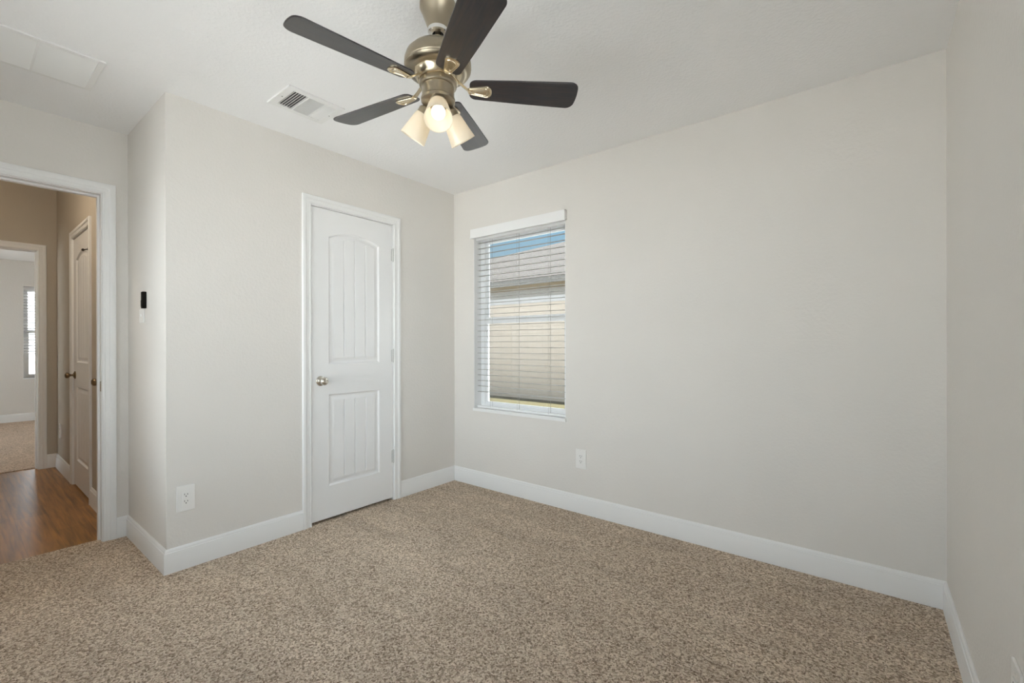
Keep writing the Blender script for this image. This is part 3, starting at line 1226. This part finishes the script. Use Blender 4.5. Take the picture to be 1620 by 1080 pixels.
for i in range(nl):
    xc = -hx + fb + (2 * hx - 2 * fb) * (i + 0.5) / nl
    t2 = bmesh.new()
    box(t2, -0.0062, 0.0062, -hy + fb, hy - fb, -0.0005, 0.0005)
    add_bm(bm, t2, Matrix.Translation((xc, 0, -0.0045)) @ Matrix.Rotation(-0.42, 4, 'Y'))
obj('louvres', bm, M['ventwhite'], root)
bm = bmesh.new()
box(bm, -hx + fb, hx - fb, -hy + fb, hy - fb, -0.0012, -0.0002)
obj('filter_panel', bm, M['filter'], root)


# ----------------------------------------------------------------------------
# ceiling fan with three-lamp light kit
# ----------------------------------------------------------------------------
AX, AY = 1.5123, -1.5537
fan = thing('ceiling_fan', (AX, AY, H), 'ceiling fan with five dark blades, brass body and three lit lamps', 'ceiling fan')
ZB = 2.125 - H                              # underside of the blades


def lz(*prof):
    return [(r, z - H) for r, z in prof]


def fan_part(name, prof, mat, seg=48, parent=fan, **kw):
    bm = bmesh.new()
    lathe(bm, prof, seg, **kw)
    return obj(name, bm, mat, parent, True, 32)


fan_part('canopy', lz((0.0, 2.440), (0.068, 2.440), (0.068, 2.424), (0.0665, 2.420), (0.062, 2.412), (0.038, 2.350),
                      (0.0375, 2.346), (0.0, 2.346)), M['brass'])
fan_part('canopy_collar', lz((0.0375, 2.348), (0.0385, 2.345), (0.0375, 2.334), (0.033, 2.330), (0.021, 2.329),
                             (0.021, 2.345)), M['chrome'])
bm = bmesh.new()
lathe(bm, lz((0.0, 2.3445), (0.0205, 2.3445), (0.0205, 2.339), (0.0, 2.336)), 24)
obj('hanger_ball', bm, M['slot'], fan, True, 40)
fan_part('downrod', lz((0.0, 2.338), (0.0115, 2.338), (0.0115, 2.285), (0.018, 2.283), (0.020, 2.270), (0.0, 2.270)),
         M['brass'], 24)
fan_part('motor_housing', lz((0.0, 2.281), (0.020, 2.281), (0.048, 2.279), (0.078, 2.272), (0.102, 2.259), (0.118, 2.241),
                             (0.1245, 2.222), (0.1250, 2.205), (0.1225, 2.200), (0.1235, 2.196), (0.118, 2.187),
                             (0.108, 2.181), (0.098, 2.179), (0.0, 2.179)), M['brass'], 64)
fan_part('flywheel', lz((0.0, 2.180), (0.093, 2.180), (0.091, 2.172), (0.078, 2.152), (0.074, 2.149), (0.0, 2.149)),
         M['brass_light'], 10)
fan_part('switch_housing', lz((0.0, 2.150), (0.067, 2.150), (0.0695, 2.146), (0.0695, 2.132), (0.066, 2.128), (0.0605, 2.127),
                              (0.0605, 2.088), (0.064, 2.084), (0.0635, 2.074), (0.056, 2.066), (0.030, 2.056),
                              (0.012, 2.052), (0.011, 2.044), (0.0, 2.040)), M['brass'], 48)

PITCH = math.radians(12.0)
TP = math.tan(PITCH)


def rounded(pts_rad, n=6):
    """Closed 2-D outline from (x, y, corner radius) points."""
    out = []
    k = len(pts_rad)
    for i in range(k):
        p = Vector(pts_rad[i][:2])
        r = pts_rad[i][2]
        a = (Vector(pts_rad[i - 1][:2]) - p).normalized()
        b = (Vector(pts_rad[(i + 1) % k][:2]) - p).normalized()
        half = math.acos(max(-1, min(1, a.dot(b)))) / 2
        if r <= 0 or half < 1e-3:
            out.append((p.x, p.y))
            continue
        d = r / math.tan(half)
        c = p + (a + b).normalized() * (r / math.sin(half))
        p0, p1 = p + a * d, p + b * d
        a0 = math.atan2(p0.y - c.y, p0.x - c.x)
        a1 = math.atan2(p1.y - c.y, p1.x - c.x)
        da = (a1 - a0 + PI) % (2 * PI) - PI
        for j in range(n + 1):
            q = a0 + da * j / n
            out.append((c.x + r * math.cos(q), c.y + r * math.sin(q)))
    return out


def slab(bm, outline, z_of, th, bev=0.0015):
    n = len(outline)
    cx = sum(p[0] for p in outline) / n
    cy = sum(p[1] for p in outline) / n
    def ring(scale, off):
        return [bm.verts.new((x + (cx - x) * scale, y + (cy - y) * scale, z_of(x, y) + off)) for x, y in outline]
    rs = [ring(0.012, 0), ring(0, bev), ring(0, th - bev), ring(0.012, th)]
    for a, b in zip(rs, rs[1:]):
        for i in range(n):
            bm.faces.new((a[i], a[(i + 1) % n], b[(i + 1) % n], b[i]))
    bm.faces.new(list(reversed(rs[0])))
    bm.faces.new(rs[-1])
    bmesh.ops.recalc_face_normals(bm, faces=list(bm.faces))


blade_out = rounded([(0.118, -0.044, 0.022), (0.30, -0.0545, 0), (0.527, -0.064, 0.030), (0.536, 0.0, 0.25), (0.527, 0.064, 0.030),
                     (0.30, 0.0545, 0), (0.118, 0.044, 0.022)], 8)
blade_bm = bmesh.new()
slab(blade_bm, blade_out, lambda x, y: ZB - y * TP, 0.0055)
blade_me = bpy.data.meshes.new('blade')
blade_bm.to_mesh(blade_me)
blade_bm.free()
blade_me.materials.append(M['blade'])

# blade bracket: curved arm and a ridged medallion under the blade root
br_bm = bmesh.new()
med = rounded([(0.112, -0.012, 0.010), (0.197, -0.029, 0.017), (0.204, 0.0, 0.05), (0.197, 0.029, 0.017), (0.112, 0.012, 0.010)], 7)
n = len(med)
mcx = 0.160
steps = [(1.0, 0.0005), (1.0, -0.0045), (0.94, -0.0065), (0.84, -0.0065), (0.80, -0.0040), (0.70, -0.0040), (0.66, -0.0062),
         (0.56, -0.0062), (0.52, -0.0045), (0.30, -0.0035)]
rings = []
for s, off in steps:
    rings.append([br_bm.verts.new((mcx + (x - mcx) * s, y * s, ZB - y * s * TP + off)) for x, y in med])
for a, b in zip(rings, rings[1:]):
    for i in range(n):
        br_bm.faces.new((a[i], b[i], b[(i + 1) % n], a[(i + 1) % n]))
br_bm.faces.new(rings[-1])
br_bm.faces.new(list(reversed(rings[0])))
bmesh.ops.recalc_face_normals(br_bm, faces=list(br_bm.faces))
arm = bmesh.new()
pts = []
for i in range(11):
    u = i / 10
    x = 0.062 + 0.066 * u
    z = 2.158 - H + (ZB - 0.004 - (2.158 - H)) * (3 * u * u - 2 * u ** 3)
    pts.append((x, z))
for i, (x, z) in enumerate(pts):
    pass
prev = None
for i, (x, z) in enumerate(pts):
    hw = 0.0135 - 0.005 * math.sin(PI * i / 10)
    ring = [arm.verts.new((x, q * hw, z + o)) for q, o in ((-1, 0), (-0.6, -0.004), (0.6, -0.004), (1, 0), (0.6, 0.003), (-0.6, 0.003))]
    if prev:
        for k in range(6):
            arm.faces.new((prev[k], prev[(k + 1) % 6], ring[(k + 1) % 6], ring[k]))
    else:
        arm.faces.new(list(reversed(ring)))
    prev = ring
arm.faces.new(prev)
bmesh.ops.recalc_face_normals(arm, faces=list(arm.faces))
add_bm(br_bm, arm)
br_me = bpy.data.meshes.new('blade_bracket')
br_bm.to_mesh(br_me)
br_bm.free()
br_me.materials.append(M['brass_light'])
br_me.shade_smooth()
br_me.set_sharp_from_angle(angle=math.radians(35))

for k in range(5):
    b = bpy.data.objects.new('blade', blade_me)
    COL.objects.link(b)
    b.parent = fan
    b.rotation_euler = (0, 0, math.radians(-99.3 + 72 * k))
    c = bpy.data.objects.new('blade_bracket', br_me)
    COL.objects.link(c)
    c.parent = b

# lamps
TILT = math.radians(35)
for k, az in enumerate((-42, 78, 198)):
    mtx = Matrix.Rotation(math.radians(az), 4, 'Z') @ Matrix.Translation((0.113, 0, 1.955 - H)) @ Matrix.Rotation(-TILT, 4, 'Y')
    # local z runs up the shade axis from the rim (z = 0) to the fitter
    bm = bmesh.new()
    lathe(bm, [(0.0, 0.140), (0.010, 0.140), (0.012, 0.128), (0.026, 0.122), (0.031, 0.116), (0.0325, 0.096), (0.031, 0.094),
               (0.0, 0.094)], 28, mtx)
    el = bmesh.new()
    tube(el, [mtx @ Vector((0, 0, 0.136)), mtx @ Vector((0.0, 0, 0.150)),
              Matrix.Rotation(math.radians(az), 4, 'Z') @ Vector((0.035, 0, 2.073 - H))], 0.010, 12)
    add_bm(bm, el)
    h = obj('lamp_holder', bm, M['brass'], fan, True, 40)
    bm = bmesh.new()
    lathe(bm, [(0.0300, 0.100), (0.034, 0.094), (0.0375, 0.080), (0.0415, 0.055), (0.0465, 0.025), (0.0505, 0.003), (0.0512, 0.0),
               (0.0490, 0.0), (0.0478, 0.004), (0.0440, 0.025), (0.0390, 0.055), (0.0350, 0.080), (0.0315, 0.093), (0.0290, 0.098)],
          40, mtx)
    s = obj('lamp_shade', bm, M['shade'], fan, True, 50)
    s['label'] = 'frosted cream glass lamp shade'
    bm = bmesh.new()
    pr = [(0.0, 0.018)]
    for i in range(1, 13):
        a = PI * i / 16
        pr.append((0.0255 * math.sin(a), 0.0435 - 0.0255 * math.cos(a)))
    pr += [(0.0135, 0.072), (0.0130, 0.090), (0.0, 0.092)]
    lathe(bm, pr, 28, mtx)
    bb = obj('bulb', bm, M['bulb'], s, True)
    bb['label'] = 'glowing white bulb'

# dome lamp added out of view on the hall ceiling to brighten the hall
hl = thing('added_hall_light', (-1.45, -2.85, HH), 'unseen dome lamp added to brighten the hall', 'added fill light')
bm = bmesh.new()
lathe(bm, [(0.0, 0.0), (0.150, 0.0), (0.152, -0.012), (0.146, -0.022), (0.0, -0.022)], 40)
obj('fill_lamp_base', bm, M['bronze'], hl, True, 35)
bm = bmesh.new()
lathe(bm, [(0.140, -0.020), (0.142, -0.032), (0.130, -0.056), (0.102, -0.076), (0.060, -0.090), (0.0, -0.095)], 40)
obj('fill_dome', bm, M['dome'], hl, True)

# ----------------------------------------------------------------------------
# outside the window: ground, neighbouring house
# ----------------------------------------------------------------------------
GZ = -0.20
bm = bmesh.new()
v = [bm.verts.new(p) for p in ((-60, 4.4, GZ), (60, 4.4, GZ), (60, 80, GZ), (-60, 80, GZ))]
bm.faces.new(v)
struct('ground_lawn', bm, M['grass'], 'dry grass strip in front of the house next door', 'lawn')
bm = bmesh.new()
v = [bm.verts.new(p) for p in ((-60, -80, GZ), (60, -80, GZ), (60, 4.4, GZ), (-60, 4.4, GZ))]
bm.faces.new(v)
struct('ground_bounce', bm, M['gravel'], 'pale gravel ground added around this house to bounce light', 'ground')  # unseen ground made pale to reflect sunlight up through the windows
# foundation, so that no daylight passes under the floors
bm = bmesh.new()
box(bm, XB - TX, W + TX, YB0 - TX, TX, GZ - 0.05, -0.10)
struct('foundation', bm, M['gravel'], 'concrete foundation of this house', 'foundation')

house = thing('neighbour_house', (-2.5, 6.3, GZ), 'beige house with grey roof seen through the room window', 'house')
hx0, hx1, hy0, hy1 = -11.0, 9.0, 0.0, 8.0
def hb(*a):
    bm = bmesh.new()
    box(bm, *a)
    return bm
dist = (6.3 + 2.7124)
def zat(v_px, y):      # height of a sight line at column 893, at world y (layout only)
    return 1.1601 + (544.66 - v_px) * 0.001634 * (y + 2.7124)
z_white0, z_white1 = zat(475.5, 6.27) - GZ, zat(465.5, 6.27) - GZ
z_soff = zat(454.5, 6.28) - GZ
obj('house_wall', hb(hx0, hx1, 0, hy1, 0, z_soff + 0.10), M['siding'], house)
obj('white_trim_board', hb(hx0 - 0.02, hx1 + 0.02, -0.03, 0, z_white0, z_white1), M['exterior_trim'], house)
obj('frieze_board', hb(hx0 - 0.02, hx1 + 0.02, -0.02, 0, z_white1, z_soff + 0.02), M['frieze'], house)
ye = -0.42
z_fas0 = zat(444, 6.3 + ye) - GZ
z_fas1 = zat(434, 6.3 + ye) - GZ
bm = bmesh.new()
v = [bm.verts.new(p) for p in ((hx0 - 0.4, ye, z_fas0 + 0.01), (hx1 + 0.4, ye, z_fas0 + 0.01), (hx1 + 0.4, 0.02, z_soff + 0.03), (hx0 - 0.4, 0.02, z_soff + 0.03))]
bm.faces.new(v)
bmesh.ops.solidify(bm, geom=list(bm.faces), thickness=-0.02)
obj('soffit', bm, M['soffit'], house)
obj('fascia', hb(hx0 - 0.4, hx1 + 0.4, ye - 0.025, ye, z_fas0, z_fas1), M['fascia'], house)
# hipped roof: the hip edge falls to the left
SL = 0.50
def roof_at(vpx, xs):
    # where a sight line meets the roof plane (world y), for laying out the hip
    k = (544.66 - vpx) * 0.001634
    y_e, z_e = 6.3 + ye - 0.06, z_fas1 + GZ
    return (z_e - SL * y_e - 1.1601 - k * 2.7124) / (k - SL)
yR = roof_at(382, 0)
k = (yR + 2.7124)
xR = 2.7874 - k * 0.6202            # along column 893
kL = (544.66 - 411) * 0.001873
yL = ((z_fas1 + GZ) - SL * (6.3 + ye - 0.06) - 1.1601 - kL * 2.7124) / (kL - SL)
xL = 2.7874 - (yL + 2.7124) * 0.8935
# straight hip line through (xL, yL) and (xR, yR), extended from eave to ridge
def hip_x(y):
    return xL + (xR - xL) * (y - yL) / (yR - yL)
y_e = 6.3 + ye - 0.06
z_e = z_fas1 + GZ
y_r = 6.3 + 4.0
def loc(x, y, z):
    return (x + 2.5, y - 6.3, z - GZ)
bm = bmesh.new()
z_r = z_e + SL * (y_r - y_e)
A = bm.verts.new(loc(hip_x(y_e), y_e, z_e))
B = bm.verts.new(loc(7.0, y_e, z_e))
Cc = bm.verts.new(loc(7.0, y_r, z_r))
Dd = bm.verts.new(loc(hip_x(y_r), y_r, z_r))
E0 = bm.verts.new(loc(hip_x(y_e), 6.3 + 8.4, z_e))
F0 = bm.verts.new(loc(7.0, 6.3 + 8.4, z_e))
bm.faces.new((A, B, Cc, Dd))
bm.faces.new((A, Dd, E0))
bm.faces.new((Dd, Cc, F0, E0))
bm.faces.new((B, F0, Cc))
bm.faces.new((A, E0, F0, B))
bmesh.ops.recalc_face_normals(bm, faces=list(bm.faces))
obj('roof', bm, M['shingle'], house)
